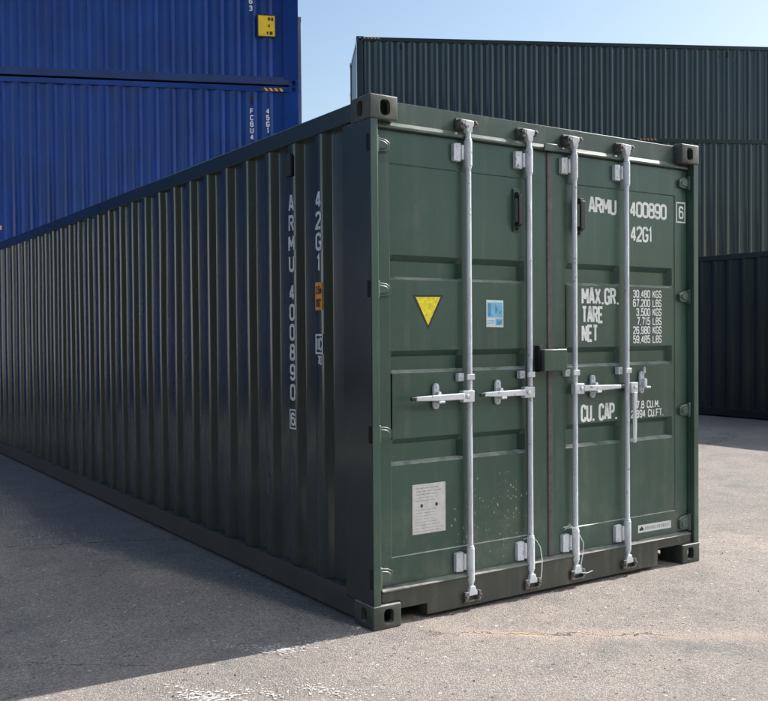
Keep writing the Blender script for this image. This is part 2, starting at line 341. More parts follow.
def quad(mb, pts, mp, lift): 
    o = len(mb.v); mb.v += [mp(u, w, lift) for u, w in pts]; mb.f.append(tuple(range(o, o+len(pts))))
def thin(name, pts, mp, th, mat, parent):
    """a thin plate: outline pts, thickness th"""
    mb = MB(); n = len(pts); mb.v = [mp(u, w, .0002) for u, w in pts]+[mp(u, w, th) for u, w in pts]
    mb.f = [tuple(range(n)), tuple(range(n, 2*n))]+[(i, (i+1) % n, (i+1) % n+n, i+n) for i in range(n)]
    return mb.build(name, mat, parent)

# ------------------------------------------------------------------ corner castings
CW, CD, CH = .162, .178, .118
def casting_base():
    def obj_from(bm, nm):
        me = bpy.data.meshes.new(nm); bm.to_mesh(me); bm.free(); o = bpy.data.objects.new(nm, me); C.objects.link(o); return o
    bm = bmesh.new(); bmesh.ops.create_cube(bm, size=1); bmesh.ops.scale(bm, vec=(CW, CD, CH), verts=bm.verts); bmesh.ops.translate(bm, vec=(CW/2, CD/2, CH/2), verts=bm.verts)
    bmesh.ops.bevel(bm, geom=list(bm.edges), offset=.007, segments=3, affect='EDGES', profile=.5); base = obj_from(bm, 'a')
    cut = []
    bm = bmesh.new(); bmesh.ops.create_cube(bm, size=1); bmesh.ops.scale(bm, vec=(CW-.056, CD-.056, CH-.044), verts=bm.verts); bmesh.ops.translate(bm, vec=(CW/2, CD/2, CH/2), verts=bm.verts); cut.append(obj_from(bm, 'b'))
    def slot(w, h, axis, c):
        bm = bmesh.new(); n = 24; vs = []
        r = w/2; hs = h/2-r
        for s in (-1, 1):
            ring = []
            for k in range(n):
                a = 2*math.pi*k/n; ca, sa = math.cos(a), math.sin(a)
                ca = math.copysign(abs(ca)**.75, ca); sa = math.copysign(abs(sa)**.75, sa)
                p, q = r*ca, (hs if math.sin(a) >= 0 else -hs)+r*sa
                co = {'y': (c[0]+p, s*.05, c[1]+q), 'x': (s*.05, c[0]+p, c[1]+q), 'z': (c[0]+q, c[1]+p, s*.05)}[axis]
                ring.append(bm.verts.new(co))
            vs.append(ring)
        for k in range(n): bm.faces.new((vs[0][k], vs[0][(k+1) % n], vs[1][(k+1) % n], vs[1][k]))
        bm.faces.new(vs[0]); bm.faces.new(vs[1]); bmesh.ops.recalc_face_normals(bm, faces=bm.faces); cut.append(obj_from(bm, 'c'))
    slot(.058, .076, 'y', (.088, .060)); slot(.052, .076, 'x', (.092, .060)); slot(.062, .10, 'z', (.085, .09))
    for c_ in cut:
        md = base.modifiers.new('b', 'BOOLEAN'); md.object = c_; md.operation = 'DIFFERENCE'; md.solver = 'EXACT'
    dg = bpy.context.evaluated_depsgraph_get(); me = bpy.data.meshes.new_from_object(base.evaluated_get(dg))
    vs = [tuple(v.co) for v in me.vertices]; fs = [tuple(p.vertices) for p in me.polygons]
    for o_ in [base]+cut: bpy.data.objects.remove(o_, do_unlink=True)
    return vs, fs
CV, CF = casting_base(); CACHE = {}
def casting_mesh(sx, sy, sz, mat):
    key = (sx, sy, sz, mat.name)
    if key not in CACHE:
        mb = MB(); mb.v = [(sx*a, sy*b, sz*c) for a, b, c in CV]; mb.f = list(CF); me = mb.mesh('corner_casting', 35); me.materials.append(mat); CACHE[key] = me
    return CACHE[key]

# ------------------------------------------------------------------ container shell
def wave_profile(a0, a1, first, outer, slope, pitch, dep, bend=.012, inner=None):
    """points (along, depth) of the corrugation between a0 and a1"""
    P = [(a0, 1)]; c = first
    while c+outer/2+slope < a1-.02:
        P += [(c-outer/2-slope, 1), (c-outer/2, 0), (c+outer/2, 0), (c+outer/2+slope, 1)]; c += pitch
    P.append((a1, 1)); P = [Vector((a, dep*d)) for a, d in P]
    # pressed bends: every corner becomes a short arc
    Q = [P[0]]
    for i in range(1, len(P)-1):
        u = (P[i-1]-P[i]); w = (P[i+1]-P[i]); tl = min(bend if (inner is None or P[i].y < dep*.5) else inner, u.length*.45, w.length*.45)
        if u.length < 1e-4 or w.length < 1e-4: continue
        A, B = P[i]+u.normalized()*tl, P[i]+w.normalized()*tl
        for k in range(4): q = k/3; Q.append((1-q)**2*A+2*q*(1-q)*P[i]+q*q*B)
    Q.append(P[-1]); return [(q.x, q.y) for q in Q]
def sheet(prof, z0, z1, place, rows=18, wob=.0022, seed=0):
    mb = MB(); nz = rows+1
    for a, d in prof:
        for j in range(nz):
            z = z0+(z1-z0)*j/rows
            e = wob*mnoise.noise(Vector((a*1.7+seed, z*1.1, seed)))*2+wob*.6*mnoise.noise(Vector((a*7+seed, z*.6, 3)))*2 if 0 < j < rows else 0
            e *= min(1, max(0, (a-1.0)/.8))          # the marked end of the sheet is flat
            mb.v.append(place(a, d+e, z))
    for i in range(len(prof)-1):
        for j in range(rows): q = i*nz+j; mb.f.append((q, q+nz, q+nz+1, q+1))
    return mb
def leaf_mesh(x0, x1, cols, px0, px1, H, recs, zb=.192, zt=None, yf=.055):
    zt = zt or H-.156
    xs = [x0, px0, px0+.005]; zs = [zb, .326, .331]; s = .017
    for a, b in cols: xs += [a, a+s, b-s, b]
    for a, b in recs: zs += [a, a+.016, b-.030, b]
    xs += [px1-.005, px1, x1]; zs += [zt-.162, zt-.157, zt]
    def trap(v, spans, s0, s1):
        for a, b in spans:
            if a <= v <= b: return min(1, (v-a)/s0, (b-v)/s1)
        return 0
    mb = MB(); nz = len(zs)
    for x in xs:
        for z in zs:
            inn = px0+.004 <= x <= px1-.004 and .330 <= z <= zt-.1615
            y = yf+(.005 if inn else 0)
            # recesses open towards the top more slowly than at the bottom
            y += .036*min(trap(x, cols, s, s), trap(z, recs, .016, .030)) if inn else 0
            mb.v.append((x, y, z))
    # trap() over z: lower wall short, upper wall long
    for i in range(len(xs)-1):
        for j in range(nz-1): q = i*nz+j; mb.f.append((q, q+nz, q+nz+1, q+1))
    border = [i*nz for i in range(len(xs))]+[(len(xs)-1)*nz+j for j in range(1, nz)]+[i*nz+nz-1 for i in range(len(xs)-2, -1, -1)]+[j for j in range(nz-2, 0, -1)]
    o = len(mb.v); n = len(border)
    for b in border: v = mb.v[b]; mb.v.append((v[0], .112, v[2]))
    for k in range(n): mb.f.append((border[k], border[(k+1) % n], o+(k+1) % n, o+k))
    mb.f.append(tuple(range(o, o+n)))
    return mb
RECS = [(.782, .915), (1.24, 1.353), (1.706, 1.829)]
RODX = [.616, 1.037, 1.377, 1.803]
def build_container(name, label, L, H, mats, loc=(0, 0, 0), rz=0, group=None, outer=.078, slope=.055, pitch=.278, first=.5375, bend=.024, rods=True, main=False, cat='container'):
    W = 2.438; t = empty(name, label, cat, loc, rz, group)
    body, rail, cast = mats['body'], mats['rail'], mats['cast']
    for sx in (1, -1):
        for sy in (1, -1):
            for sz in (1, -1):
                c = link('corner_casting', casting_mesh(sx, sy, sz, cast), None, t)
                c.location = (0 if sx > 0 else W, 0 if sy > 0 else L, 0 if sz > 0 else H)
    dep = .036; dx = .020
    for sd in (0, 1):
        f = (lambda a, d, z: (dx+d, a, z)) if sd == 0 else (lambda a, d, z: (W-dx-d, a, z))
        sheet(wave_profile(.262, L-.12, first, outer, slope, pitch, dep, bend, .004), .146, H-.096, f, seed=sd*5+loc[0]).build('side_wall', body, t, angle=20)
        k = (lambda v: v) if sd == 0 else (lambda v: W-v)
        a, b = sorted((k(.012), k(.078))); MB().box(a, b, CD, L-CD, H-.104, H-.012).build('top_rail', body, t, .006)
        mb = MB(); a, b = sorted((k(.014), k(.020))); mb.box(a, b, CD, L-CD, .022, .150); a, b = sorted((k(.020), k(.066))); mb.box(a, b, CD, L-CD, .142, .150); a, b = sorted((k(.020), k(.05))); mb.box(a, b, CD, L-CD, .022, .030)
        mb.build('bottom_rail', rail, t, .002)
        poly = [(.005, .007), (.044, .007), (.044, .120), (.060, .120), (.060, .266), (.005, .266)]
        MB().prism([(k(p), q) for p, q in poly], 'z', CH-.002, H-CH+.002).build('corner_post', body, t, .005)
        if main: MB().prism([(k(p), q) for p, q in [(.0052, .0035), (.0445, .0035), (.0475, .0065), (.0475, .118), (.0442, .118), (.0442, .0068), (.0052, .0068)]], 'z', CH+.001, H-CH-.001).build('door_jamb', mats['door'], t, .0015)  # thin facing so the post front takes the lit green
        poly = [(.005, L-.007), (.150, L-.007), (.150, L-.05), (.06, L-.05), (.06, L-.15), (.005, L-.15)]
        MB().prism([(k(p), q) for p, q in poly], 'z', CH-.002, H-CH+.002).build('corner_post', body, t, .004)
    sheet(wave_profile(.14, W-.14, .30, .10, .05, .262, dep), .15, H-.09, lambda a, d, z: (a, L-.03-d, z), 3).build('end_wall', body, t, angle=20)
    for za, zb in ((.02, .152), (H-.1, H-.012)): MB().box(CW, W-CW, L-.09, L-.012, za, zb).build('end_rail', body, t, .004)
    pr = wave_profile(.08, L-.06, .3, .09, .03, .209, .02); mb = MB()
    for a, d in pr: mb.v += [(.07, a, H-.014-d), (W-.07, a, H-.014-d)]
    for i in range(len(pr)-1): mb.f.append((2*i, 2*i+1, 2*i+3, 2*i+2))
    mb.build('roof', body, t, angle=20)
    MB().box(.066, W-.066, .115, L-.1, .152, .18).build('floor', M['void'], t)
    # header and sill of the door end
    MB().box(.061, W-.061, .064, .16, H-.158, H-.008).prism([(.0635, H-.112), (.060, H-.112), (.032, H-.136), (.032, H-.148), (.0635, H-.152)], 'x', .062 if main else .17, W-.062).build('door_header', mats.get('header', body), t, .004)
    mb = MB(); mb.prism([(.061, CH+.003), (.061, .184), (W-.061, .184), (W-.061, CH+.003), (2.07, CH+.003), (2.07, .022), (.335, .022), (.335, .080), (CW+.003, .080), (CW+.003, CH+.003)], 'y', .020, .100)
    mb.prism([(.012, .170), (.019, .170), (.019, .1845), (.100, .1845), (.100, .190), (.05, .190), (.012, .180)], 'x', .062, W-.062)
    mb.build('door_sill', mats.get('sill', rail), t, .003)
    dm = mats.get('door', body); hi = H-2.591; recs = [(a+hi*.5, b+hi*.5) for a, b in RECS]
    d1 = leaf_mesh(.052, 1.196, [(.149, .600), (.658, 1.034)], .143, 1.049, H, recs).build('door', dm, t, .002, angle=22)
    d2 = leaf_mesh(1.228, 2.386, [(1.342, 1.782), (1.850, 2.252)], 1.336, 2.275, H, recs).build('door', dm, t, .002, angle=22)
    MB().box(1.1965, 1.2275, .046, .10, .192, H-.156).build('door_seal', M['seal'], t, .004)
    bars = []
    if rods:
        for x in RODX: bars.append(MB().tube([(x, .020, .095), (x, .020, H-.07)], .0138, 16).build('locking_bar', mats.get('bar', M['galv']), t))
    return t, d1, d2, bars

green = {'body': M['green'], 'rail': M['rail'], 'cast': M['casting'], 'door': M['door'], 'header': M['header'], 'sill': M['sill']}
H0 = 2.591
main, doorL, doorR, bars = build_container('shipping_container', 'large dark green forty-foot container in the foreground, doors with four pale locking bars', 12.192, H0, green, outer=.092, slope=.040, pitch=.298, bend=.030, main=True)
doorL['label'] = 'door leaf with yellow triangle and blue sticker'; doorR['label'] = 'door leaf with white serial number and weights'

# ---- hinges
for s in (0, 1):
    k = (lambda v: v) if s == 0 else (lambda v: 2.438-v)
    dr = doorL if s == 0 else doorR
    for z0, z1 in ((.200, .290), (.912, .986), (1.618, 1.690), (2.322, 2.394)):
        mb = MB(); h = z1-z0
        mb.prism([(k(.060), z0), (k(.118), z0+.004), (k(.140), z0+.012), (k(.140), z1-.022), (k(.112), z1-.006), (k(.060), z1)], 'y', .036, .0552)
        mb.prism([(k(.060), z0+.012), (k(.106), z0+.016), (k(.124), z0+.024), (k(.124), z1-.032), (k(.104), z1-.018), (k(.060), z1-.012)], 'y', .030, .0362)
        mb.tube([(k(.057), .034, z0-.006), (k(.057), .034, z1+.006)], .0125, 12)
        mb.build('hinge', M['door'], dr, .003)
        q = k(.0035), k(.0055)
        MB().box(min(q), max(q), .014, .040, z0-.004, z1+.006).build('hinge_notch_shade', M['notch_shade'], main)  # dark plate standing in for the shade inside the hinge notch
# ---- locking gear
def oval(cx, cz, w, h, n=8):
    P = []
    for k in range(n+1): a = math.pi*k/n; P.append((cx+w/2*math.cos(a), cz+h/2-w/2+w/2*math.sin(a)))
    for k in range(n+1): a = math.pi+math.pi*k/n; P.append((cx+w/2*math.cos(a), cz-h/2+w/2+w/2*math.sin(a)))
    return P
hand = [(-1, .231, .417, 1.112), (-1, .671, .829, 1.116), (1, 1.759, 1.544, 1.120), (0, 1.852, 1.959, 1.108)]
for i, (x, b) in enumerate(zip(RODX, bars)):
    sg, hx, cx, hz = hand[i]
    for top in (1, 0):
        if top: z0, z1, p0, p1 = 2.300, 2.432, 2.325, 2.412
        else: z0, z1, p0, p1 = .150, .325, .205, .300
        mb = MB().tube([(x, .020, z0), (x, .020, z1)], .0205, 16)
        mb.tube([(x, .020, z0-.012), (x, .020, z0)], .0175, 16).tube([(x, .020, z1), (x, .020, z1+.010)], .018, 16)
        mb.build('bar_guide', M['galv'], b, .003)
        mb = MB().prism([(x-.086, p0), (x-.040, p0-.004), (x-.040, p1+.004), (x-.086, p1)], 'y', .030, .0548)
        mb.prism([(x-.040, p0+.006), (x-.0235, p0+.006), (x-.0235, p1-.006), (x-.040, p1-.006)], 'y', .022, .050)
        for zz in (p0+.016, p1-.016): mb.tube([(x-.063, .0305, zz), (x-.063, .0265, zz)], .0075, 8)
        mb.build('guide_bracket', M['galv'], b, .003)
        if top:
            MB().prism([(x-.017, 2.470), (x+.017, 2.470), (x+.022, 2.500), (x+.030, 2.508), (x+.030, 2.532), (x-.030, 2.532), (x-.030, 2.508), (x-.022, 2.500)], 'y', .006, .036).build('cam', M['galv'], b, .004)
            mb = MB().box(x-.058, x-.034, .008, .0635, 2.490, 2.535).box(x+.034, x+.052, .008, .0635, 2.500, 2.535).box(x-.058, x+.052, .048, .0635, 2.535, 2.547)
            mb.tube([(x-.046, .009, 2.512), (x-.046, -.002, 2.512)], .009, 8).tube([(x+.043, .009, 2.518), (x+.043, -.002, 2.518)], .008, 8)
        else:
            MB().prism([(x-.017, .125), (x+.017, .125), (x+.024, .105), (x+.032, .098), (x+.032, .076), (x-.026, .076), (x-.026, .100)], 'y', .002, .034).build('cam', M['galv'], b, .004)
            mb = MB().box(x-.056, x-.032, -.004, .0205, .052, .100).box(x+.036, x+.052, -.004, .0205, .055, .100).box(x-.056, x+.052, .004, .0205, .044, .054)
            mb.tube([(x-.044, -.003, .074), (x-.044, -.012, .074)], .009, 8).tube([(x+.044, -.003, .076), (x+.044, -.012, .076)], .008, 8)
        mb.build('cam_keeper', M['cam'], b, .003)
    # clip bracket at mid height
    mb = MB().box(x-.066, x-.030, .026, .0548, 1.190, 1.232).box(x-.030, x+.020, .000, .012, 1.196, 1.226); mb.tube([(x-.048, .027, 1.211), (x-.048, .021, 1.211)], .008, 8)
    mb.build('bar_clip', M['galv'], b, .003)
    # handle hub, handle, catch
    if sg:
        hb = x+sg*.030
        MB().box(min(x-sg*.018, hb+sg*.026), max(x-sg*.018, hb+sg*.026), .000, .034, hz-.030, hz+.030).tube([(hb, .001, hz), (hb, -.008, hz)], .012, 10).build('handle_hub', M['galv'], b, .006)
        e = hx; a = hb+sg*.020; mid = (a+e)/2
        MB().prism([(a, hz-.016), (mid, hz-.015), (e+(-sg)*.03, hz-.010), (e+(-sg)*.03, hz+.012), (mid, hz+.015), (a, hz+.018)], 'y', -.004, .010).build('handle', M['galv'], b, .004)
        g0, g1 = sorted((e-sg*.030, e)); MB().box(g0, g1, -.003, .009, hz-.009, hz+.010).build('handle_tip', M['black'], b, .003)
        cz = hz+.006
    else:
        MB().box(x+.012, x+.072, -.002, .034, hz-.030, hz+.032).tube([(x+.045, -.001, hz+.004), (x+.045, -.009, hz+.004)], .012, 10).build('handle_hub', M['galv'], b, .006)
        MB().prism([(x+.030, hz-.026), (x+.062, hz-.026), (x+.058, .93), (x+.054, .80), (x+.050, .785), (x+.036, .785), (x+.033, .93)], 'y', -.006, .008).build('handle', M['galv'], b, .004)
        cz = hz+.028
    mb = MB().prism(oval(cx, cz, .036, .132), 'y', .040, .0548).prism(oval(cx, cz, .024, .05), 'y', .012, .0405)
    mb.box(cx-.018, cx+.018, -.010, .042, cz-.034, cz-.022); mb.tube([(cx, .041, cz+.048), (cx, .034, cz+.048)], .008, 8).tube([(cx, .041, cz-.048), (cx, .034, cz-.048)], .008, 8)
    if not sg: mb.prism([(cx+.004, cz+.05), (cx+.022, cz+.06), (cx+.016, cz+.092), (cx+.006, cz+.09)], 'y', .030, .040)
    mb.build('handle_catch', M['galv'], b, .003)
# loose seal wires at the feet of the middle bars
def wire(par, pts): MB().tube(pts, .0024, 6).build('seal_wire', M['galv'], par)
x = RODX[1]; wire(bars[1], [(x-.05, .025, .318), (x-.02, .002, .330), (x+.014, -.010, .310), (x+.040, -.012, .270), (x+.052, -.012, .20), (x+.052, -.010, .14), (x+.044, -.010, .09)])
x = RODX[2]; wire(bars[2], [(x-.085, .03, .345), (x-.05, .01, .352), (x-.02, -.006, .335), (x+.004, -.012, .290), (x+.028, -.014, .250), (x+.022, -.014, .19), (x+.008, -.012, .13), (x+.016, -.012, .09)])
wire(bars[2], [(x-.075, .03, .330), (x-.055, .012, .366), (x-.04, .004, .33), (x-.03, .0, .29)])
wire(bars[2], [(x+.012, -.014, .084), (x+.05, -.022, .080), (x+.092, -.02, .086)])

# ---- lock box over the door joint
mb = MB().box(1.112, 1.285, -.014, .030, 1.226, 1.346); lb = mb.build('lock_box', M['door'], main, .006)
MB().box(1.104, 1.120, .016, .0548, 1.222, 1.366).box(1.104, 1.112, -.006, .02, 1.232, 1.34).build('lock_box_bracket', M['black'], lb, .003)
MB().box(1.262, 1.312, .030, .0548, 1.300, 1.352).build('lock_box_hasp', M['black'], lb, .003)
MB().prism([(1.150, 2.437), (1.255, 2.437), (1.248, 2.478), (1.158, 2.478)], 'y', .020, .0318).build('header_cap', M['header'], main, .003)
# ---- dark hold-back brackets high on the doors
for dr, xa, s in ((doorL, .955, 1), (doorR, 1.420, 1)):
    mb = MB().box(xa-.006, xa+.044, .048, .0602, 1.985, 2.215)
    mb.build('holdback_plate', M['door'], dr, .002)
    mb = MB().box(xa, xa+.034, .010, .024, 2.02, 2.180).box(xa+.004, xa+.030, .022, .0482, 2.165, 2.195).box(xa+.004, xa+.030, .022, .0482, 2.01, 2.036)
    mb.tube([(xa+.017, .0485, 1.998), (xa+.017, .034, 1.998)], .008, 8)
    mb.build('holdback_hook', M['black'], dr, .003)

# ---- markings on the doors
def mp_door(u, w, l): return (u, .060-l, w)
def mp_frame(u, w, l): return (u, .055-l, w)
lettering('owner_code', [('ARMU', 1.528, 2.122, .096, .042, .0082, dict(total=.232))], mp_door, M['white'], doorR)
lettering('serial_lettering', [('400890', 1.874, 2.122, .096, .042, .0082, dict(total=.330))], mp_door, M['white'], doorR)
mb = MB(); text(mb, '6', 2.310, 2.136, .080, .034, .0065, mp_frame); frame2d(mb, 2.290, 2.368, 2.116, 2.236, .0042, mp_frame); link('check_digit', mb.mesh('check_digit'), M['white'], doorR)
lettering('size_code', [('42G1', 1.878, 1.976, .095, .042, .0075, dict(total=.200))], mp_door, M['white'], doorR)
lettering('weight_heading', [('MAX.GR.', 1.470, 1.596, .100, .044, .0080, dict(gap=.45, total=.312)), ('TARE', 1.470, 1.489, .100, .044, .0080, dict(gap=.45, total=.178)), ('NET', 1.470, 1.382, .100, .044, .0080, dict(gap=.45, total=.134))], mp_door, M['white'], doorR)
rows = ['30,480 KGS', '67,200 LBS', '3,500 KGS', '7,715 LBS', '26,980 KGS', '59,485 LBS']
lettering('weight_figures', [(s, 2.148, 1.642-.0545*j, .0475, .0195, .0037, dict(right=True, gap=.42)) for j, s in enumerate(rows)], mp_door, M['white'], doorR)
lettering('volume_heading', [('CU. CAP.', 1.460, .922, .102, .044, .0080, dict(gap=.45, total=.305))], mp_door, M['white'], doorR)
lettering('volume_figures', [('67.8 CU.M.', 2.130, .976, .0475, .020, .0038, dict(right=True, gap=.42)), ('2,394 CU.FT.', 2.165, .922, .0475, .020, .0038, dict(right=True, gap=.42))], mp_door, M['white'], doorR)
tri = thin('warning_triangle', [(.284, 1.632), (.478, 1.634), (.379, 1.456)], mp_door, .0012, M['ink'], doorL)
mb = MB(); quad(mb, [(.303, 1.622), (.459, 1.624), (.380, 1.480)], mp_door, .0018); link('triangle_face', mb.mesh('triangle_face'), M['trilow'], tri)
bs = thin('blue_sticker', [(.764, 1.470), (.882, 1.468), (.882, 1.612), (.764, 1.614)], mp_door, .0012, M['paper'], doorL)
mb = MB(); quad(mb, [(.770, 1.520), (.876, 1.520), (.876, 1.600), (.770, 1.600)], mp_door, .0018); quad(mb, [(.826, 1.478), (.876, 1.478), (.876, 1.514), (.826, 1.514)], mp_door, .0018); quad(mb, [(.770, 1.500), (.818, 1.500), (.818, 1.506), (.770, 1.506)], mp_door, .0018); quad(mb, [(.770, 1.488), (.818, 1.488), (.818, 1.493), (.770, 1.493)], mp_door, .0018); link('sticker_print', mb.mesh('p'), M['sky'], bs)
mb = MB(); quad(mb, [(.774, 1.526), (.794, 1.526), (.794, 1.596), (.774, 1.596)], mp_door, .0024); quad(mb, [(.824, 1.540), (.836, 1.548), (.848, 1.560), (.836, 1.574), (.824, 1.592)], mp_door, .0024); quad(mb, [(.852, 1.542), (.864, 1.542), (.868, 1.560), (.856, 1.556)], mp_door, .0024); quad(mb, [(.834, 1.482), (.868, 1.482), (.872, 1.510), (.850, 1.500), (.838, 1.508)], mp_door, .0024); link('sticker_print', mb.mesh('p'), M['skyd'], bs)['kind'] = 'stuff'
pl = thin('data_plate', [(.274, .424), (.482, .424), (.482, .676), (.274, .676)], mp_door, .003, M['plate'], doorL)
mb = MB(); rnd = random.Random(3); zz = .652
for j in range(15):
    xx = .288+rnd.uniform(0, .03) if j < 4 else .288
    end = .468-rnd.uniform(0, .06)
    while xx < end:
        w = rnd.uniform(.010, .034)
        if j not in (5, 6): quad(mb, [(xx, zz), (min(xx+w, end), zz), (min(xx+w, end), zz+(.006 if j < 3 else .0035)), (xx, zz+(.006 if j < 3 else .0035))], mp_door, .0034)
        xx += w+.006
    zz -= .0155
link('plate_print', mb.mesh('p'), M['greyink'], pl)['kind'] = 'stuff'
mb = MB()
for cx in (.330, .424): quad(mb, [(cx+.009*math.cos(a*.6283), .566+.010*math.sin(a*.6283)) for a in range(10)], mp_door, .0038)
link('plate_stamp', mb.mesh('p'), M['ink'], pl)['kind'] = 'stuff'
ws = thin('maker_sticker', [(1.934, .228), (2.232, .226), (2.232, .272), (1.934, .274)], mp_frame, .0012, M['paper'], doorR)
mb = MB(); quad(mb, [(1.948, .240), (1.978, .240), (1.984, .248), (1.963, .266), (1.942, .248)], mp_frame, .0018); link('sticker_logo', mb.mesh('p'), M['ink'], ws)
mb = MB(); xx = 1.996
while xx < 2.215:
    w = rnd.uniform(.008, .016); quad(mb, [(xx, .240), (xx+w, .240), (xx+w, .260), (xx, .260)], mp_frame, .0018); xx += w+.005
link('sticker_print', mb.mesh('p'), M['greyink'], ws)

# ---- markings on the long side (reading down, on the outer flats of the corrugation)
def mp_side(yc, xface=.020): return lambda u, w, l: (xface-l, yc-u, w)
def column(name, s, yc, ztop, pitch, h, cw, t, mat, parent, xface=.020):
    mb = MB(); z = ztop
    for ch in s:
        if ch == ' ': z -= pitch*.42; continue
        w = NARROW.get(ch, 1)*cw if ch != 'I' else cw*.4
        text(mb, ch, -w/2-t, z-h, h, cw, t, mp_side(yc, xface)); z -= pitch
    return link(name, mb.mesh(name), mat, parent), z
column('owner_code', 'ARMU', .5375+.298, 2.210, .111, .094, .046, .0085, M['dim'], main); column('serial_lettering', '400890', .5375+.298, 1.719, .111, .094, .046, .0085, M['dim'], main)
mb = MB(); text(mb, '6', -.026, .932, .072, .036, .0065, mp_side(.8355)); frame2d(mb, -.034, .034, .916, 1.018, .004, mp_side(.8355)); link('check_digit', mb.mesh('p'), M['dim'], main)
column('size_code', '42G1', .536, 2.198, .112, .096, .046, .0085, M['dim'], main)
hl = thin('height_label', [(-.036, 1.566), (.036, 1.566), (.036, 1.712), (-.036, 1.712)], mp_side(.5375), .0015, M['orange'], main)
fq = mp_side(.5375, .018); mb = MB(); text(mb, '2.6m', -.030, 1.650, .044, .012, .0034, fq, total=.060); text(mb, "8'6\"", -.026, 1.580, .046, .013, .0034, fq, total=.052); link('label_print', mb.mesh('p'), M['ink'], hl)['kind'] = 'stuff'
mb = MB(); frame2d(mb, -.034, .034, 1.338, 1.434, .005, mp_side(.5375)); text(mb, 'IIC', -.030, 1.352, .068, .020, .0045, mp_side(.5375), total=.058); text(mb, '70', -.020, 1.276, .048, .018, .0042, mp_side(.5375), total=.050)
link('operator_marking', mb.mesh('p'), M['dim'], main)
for yy in (.84,): 
    MB().prism([(yy-.030, 2.31), (yy+.030, 2.31), (yy+.030, 2.42), (yy+.018, 2.435), (yy-.018, 2.435), (yy-.030, 2.42)], 'x', .004, .0202).build('air_vent', M['black'], main, .004)

# ------------------------------------------------------------------ the other containers
def stripes(t, y0, y1, z0, z1, n, xf=.012):
    yl, bk = MB(), MB(); f = lambda u, w, l: (xf-l, u, w); d = (y1-y0)/n
    quad(bk, [(y0, z0), (y1+d*.5, z0), (y1+d*.5, z1), (y0, z1)], f, .0012)
    for j in range(n):
        a = y0+d*j; quad(yl, [(a, z0+.002), (a+d*.5, z0+.002), (a+d*.95, z1-.002), (a+d*.45, z1-.002)], f, .0022)
    o = link('height_stripes', bk.mesh('s'), M['ink'], t); link('stripe', yl.mesh('s'), M['stripe'], o)
M['stripe'] = plain('stripe_orange', (.85, .42, .12), .5, 0, .1)
def vent(t, y, z): MB().prism([(y-.03, z-.06), (y+.03, z-.06), (y+.03, z+.045), (y+.018, z+.06), (y-.018, z+.06), (y-.03, z+.045)], 'x', .006, .0202).build('air_vent', M['black'], t, .004)
blue = {'body': M['bluep'], 'rail': M['bluerail'], 'cast': M['bluep'], 'bar': M['bluep']}
HC = 2.896; BL = (5.549, 10.807); BR = R(66.4); gb = 'blue containers stacked behind'
lab = ['blue container at the bottom of the blue stack, hidden behind the green one', 'blue container with white vertical code, second from the top of the blue stack', 'blue container with square yellow label, topmost of the blue stack']
bl = []
for i in range(3):
    t, a, b, c = build_container('shipping_container', lab[i], 12.192, HC, blue, (*BL, HC*i), BR, gb, first=.548); bl.append(t)
    for yv in (.84, 5.0): vent(t, .548+.278*round((yv-.548)/.278), 2.64)
column('serial_lettering', 'FCBU4', .548+.278, 2.49, .113, .098, .042, .010, M['dim'], bl[1]); column('size_code', '45G1', .548, 2.50, .113, .098, .042, .010, M['dim'], bl[1])
stripes(bl[1], .27, .62, HC-.098, HC-.04, 4); stripes(bl[0], .27, .62, HC-.098, HC-.04, 4)
column('serial_lettering', '63', .548+.278, 1.50, .125, .098, .042, .010, M['dim'], bl[2])
hl = thin('height_label', [(-.155, .845), (.155, .845), (.155, 1.225), (-.155, 1.225)], mp_side(.555), .004, M['yellow'], bl[2])
mb = MB(); fq = mp_side(.555, .015); frame2d(mb, -.152, .152, .848, 1.222, .010, fq); [quad(mb, [(a, b), (a+w, b), (a+w, b+h), (a, b+h)], fq, .0016) for a, b, w, h in ((.02, 1.13, .045, .05), (.08, 1.12, .035, .06), (.03, 1.01, .025, .05), (.0, .89, .03, .045), (.05, .88, .055, .06))]; link('label_print', mb.mesh('p'), M['ink'], hl)['kind'] = 'stuff'
for t, z in ((bl[2], .30), (bl[1], .36)): thin('reflector_label', [(-.05, z-.035), (.05, z-.035), (.05, z+.035), (-.05, z+.035)], mp_side(5.03), .004, M['stripe'], t)
ll = ['blue container at the bottom of the next blue stack to the left, out of view', 'blue container in the middle of the next blue stack to the left, out of view', 'blue container topmost of the next blue stack to the left, out of view']
for i in range(3): build_container('shipping_container', ll[i], 12.192, HC, blue, (BL[0]-.9164*12.45, BL[1]+.4003*12.45, HC*i), BR, gb, rods=False)
pg = {'body': M['paleg'], 'rail': M['paleg'], 'cast': M['paleg'], 'bar': M['paleg']}
gp = 'pale grey containers behind the blue stack'
lp = ['pale grey container at the bottom of the stack hidden behind the blue one', 'pale grey container in the middle of the stack showing past the blue one', 'pale grey container topmost of the stack showing past the blue one']
for i in range(3): build_container('shipping_container', lp[i], 12.192, HC, pg, (8.02, 15.176, HC*i), BR, gp, rods=False)
gy = {'body': M['greyp'], 'rail': M['greyp'], 'cast': M['greyp'], 'bar': M['greyp']}
GX = (9.808, 15.664, 11.39, 18.221, 13.92, 10.65)     # left near corners of the three stacks
GR = R(62.1); d2 = Vector((.884, -.468)); L0 = 12.192
gg = 'slate grey containers of the tall stack'; gb2 = 'slate grey containers of the farthest stack'; gb3 = 'slate grey containers of the low stack'
lg = ['slate grey container at the bottom of the tall stack', 'slate grey container in the middle of the tall stack', 'slate grey container topmost of the tall stack against the sky']
lr = ['slate grey container at the bottom of the stack behind the tall stack', 'slate grey container in the middle of the stack behind the tall stack', 'slate grey container topmost of the stack behind the tall stack, its end just showing']
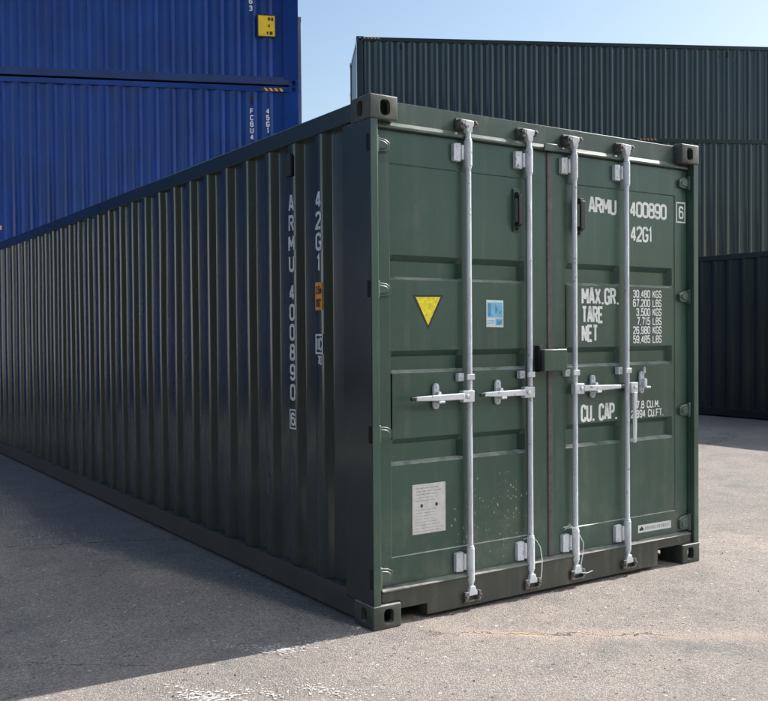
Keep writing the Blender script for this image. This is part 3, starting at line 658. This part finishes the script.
lf = ['slate grey container at the bottom of the low stack in front of the tall stack', 'slate grey container topmost of the low stack, right of the green container']
for bx, by, lbs, grp in ((GX[0], GX[1], lg, gg), (GX[2], GX[3], lr, gb2), (GX[4], GX[5], lf, gb3)):
    for i in range(len(lbs)):
        p = Vector((bx, by))+d2*L0
        t, *_ = build_container('shipping_container', lbs[i], L0, HC, gy, (p.x, p.y, HC*i), GR, grp, rods=False)
        if grp != gb2 and i == len(lbs)-1: stripes(t, L0-.58, L0-.16, HC-.06, HC-.016, 5)
        if grp != gb2:
            for yv in (L0-1.1, L0-5.0, L0-9.3): vent(t, .5375+.278*round((yv-.5375)/.278), HC-.23)
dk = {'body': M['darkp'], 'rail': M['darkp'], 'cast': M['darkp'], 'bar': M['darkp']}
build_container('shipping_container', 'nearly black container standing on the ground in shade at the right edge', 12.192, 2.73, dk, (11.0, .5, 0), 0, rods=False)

# ------------------------------------------------------------------ unseen metal-clad store, shaped to reflect the sun as a second light
def highbay():
    nx, ny = .65, .76; tx, ty = .76, -.65; cx, cy = 3.4, -15.7; D = 14; Hh = 36
    k = NT('silver_cladding'); c = k.mix(k.ramp(k.noise(.7, 4), .3, .7), (.125, .13, .14), (.16, .17, .18))
    mat = k.fin(c, CLAD_R, 1.0)
    t = empty('warehouse', 'unseen tall silver metal-clad warehouse behind the photographer, shaped to reflect the sun', 'warehouse', (cx, cy, 0), math.atan2(ty, tx))
    # local x along the front, local y = outward normal (after rotation): front plane y = 0
    n = 20; x0, x1 = -7, 18; w = (x1-x0)/n
    for i in range(n):
        MB().box(x0+w*i+.01, x0+w*(i+1)-.01, -.06, 0, .6, Hh).build('cladding_panel', mat, t, .0)
    MB().box(x0, x1, -D, -.07, 0, Hh-.1).build('wall', plain('store_core', (.25, .25, .26), .8), t)
    MB().box(x0-.1, x1+.1, -D-.1, .1, Hh, Hh+.35).build('roof', plain('store_roof', (.2, .2, .21), .8), t)
CLAD_R = .15
scene.cycles.blur_glossy = 0.0; scene.cycles.sample_clamp_indirect = 0
highbay()

# white wall added out of view on the left; the ribs of the green side mirror it
wl_ = empty('added_wall', 'added white rendered wall, unseen left of the yard, for the green ribs to mirror', 'wall', (-22, 8, 0))
k = NT('white_render'); wm = k.fin(k.mix(k.ramp(k.noise(.8, 5), .3, .7), (.70, .73, .76), (.78, .81, .84)), .85, 0, k.bump(k.noise(40, 4), .2, .01))
MB().box(-.15, .15, 0, 20, 0, 5.4).build('wall', wm, wl_, .02); MB().box(-.22, .22, -.05, 20.05, 5.402, 5.5).build('coping', plain('coping_stone', (.4, .39, .38), .8), wl_, .01)

# dark building added out of view to block sky and darken reflections
sh = empty('added_shed', 'added dark green building, unseen left of the yard, blocking sky and darkening reflections', 'added_shed', (-15.5, 0, 0))
sm = paint('dark_shed_cladding', (.018, .024, .020), .6, .1, .2)
for i in range(10): MB().box(-.05, 0, -12+2*i+.01, -10+2*i-.01, .3, 7.6).build('cladding_panel', sm, sh)
MB().box(-8, -.06, -12, 8, 0, 7.5).build('wall', plain('shed_core', (.05, .05, .05), .9), sh); MB().prism([(.3, 7.62), (-4, 9.0), (-8.3, 7.62)], 'y', -12.3, 8.3).build('roof', plain('shed_roof', (.06, .06, .062), .8), sh)
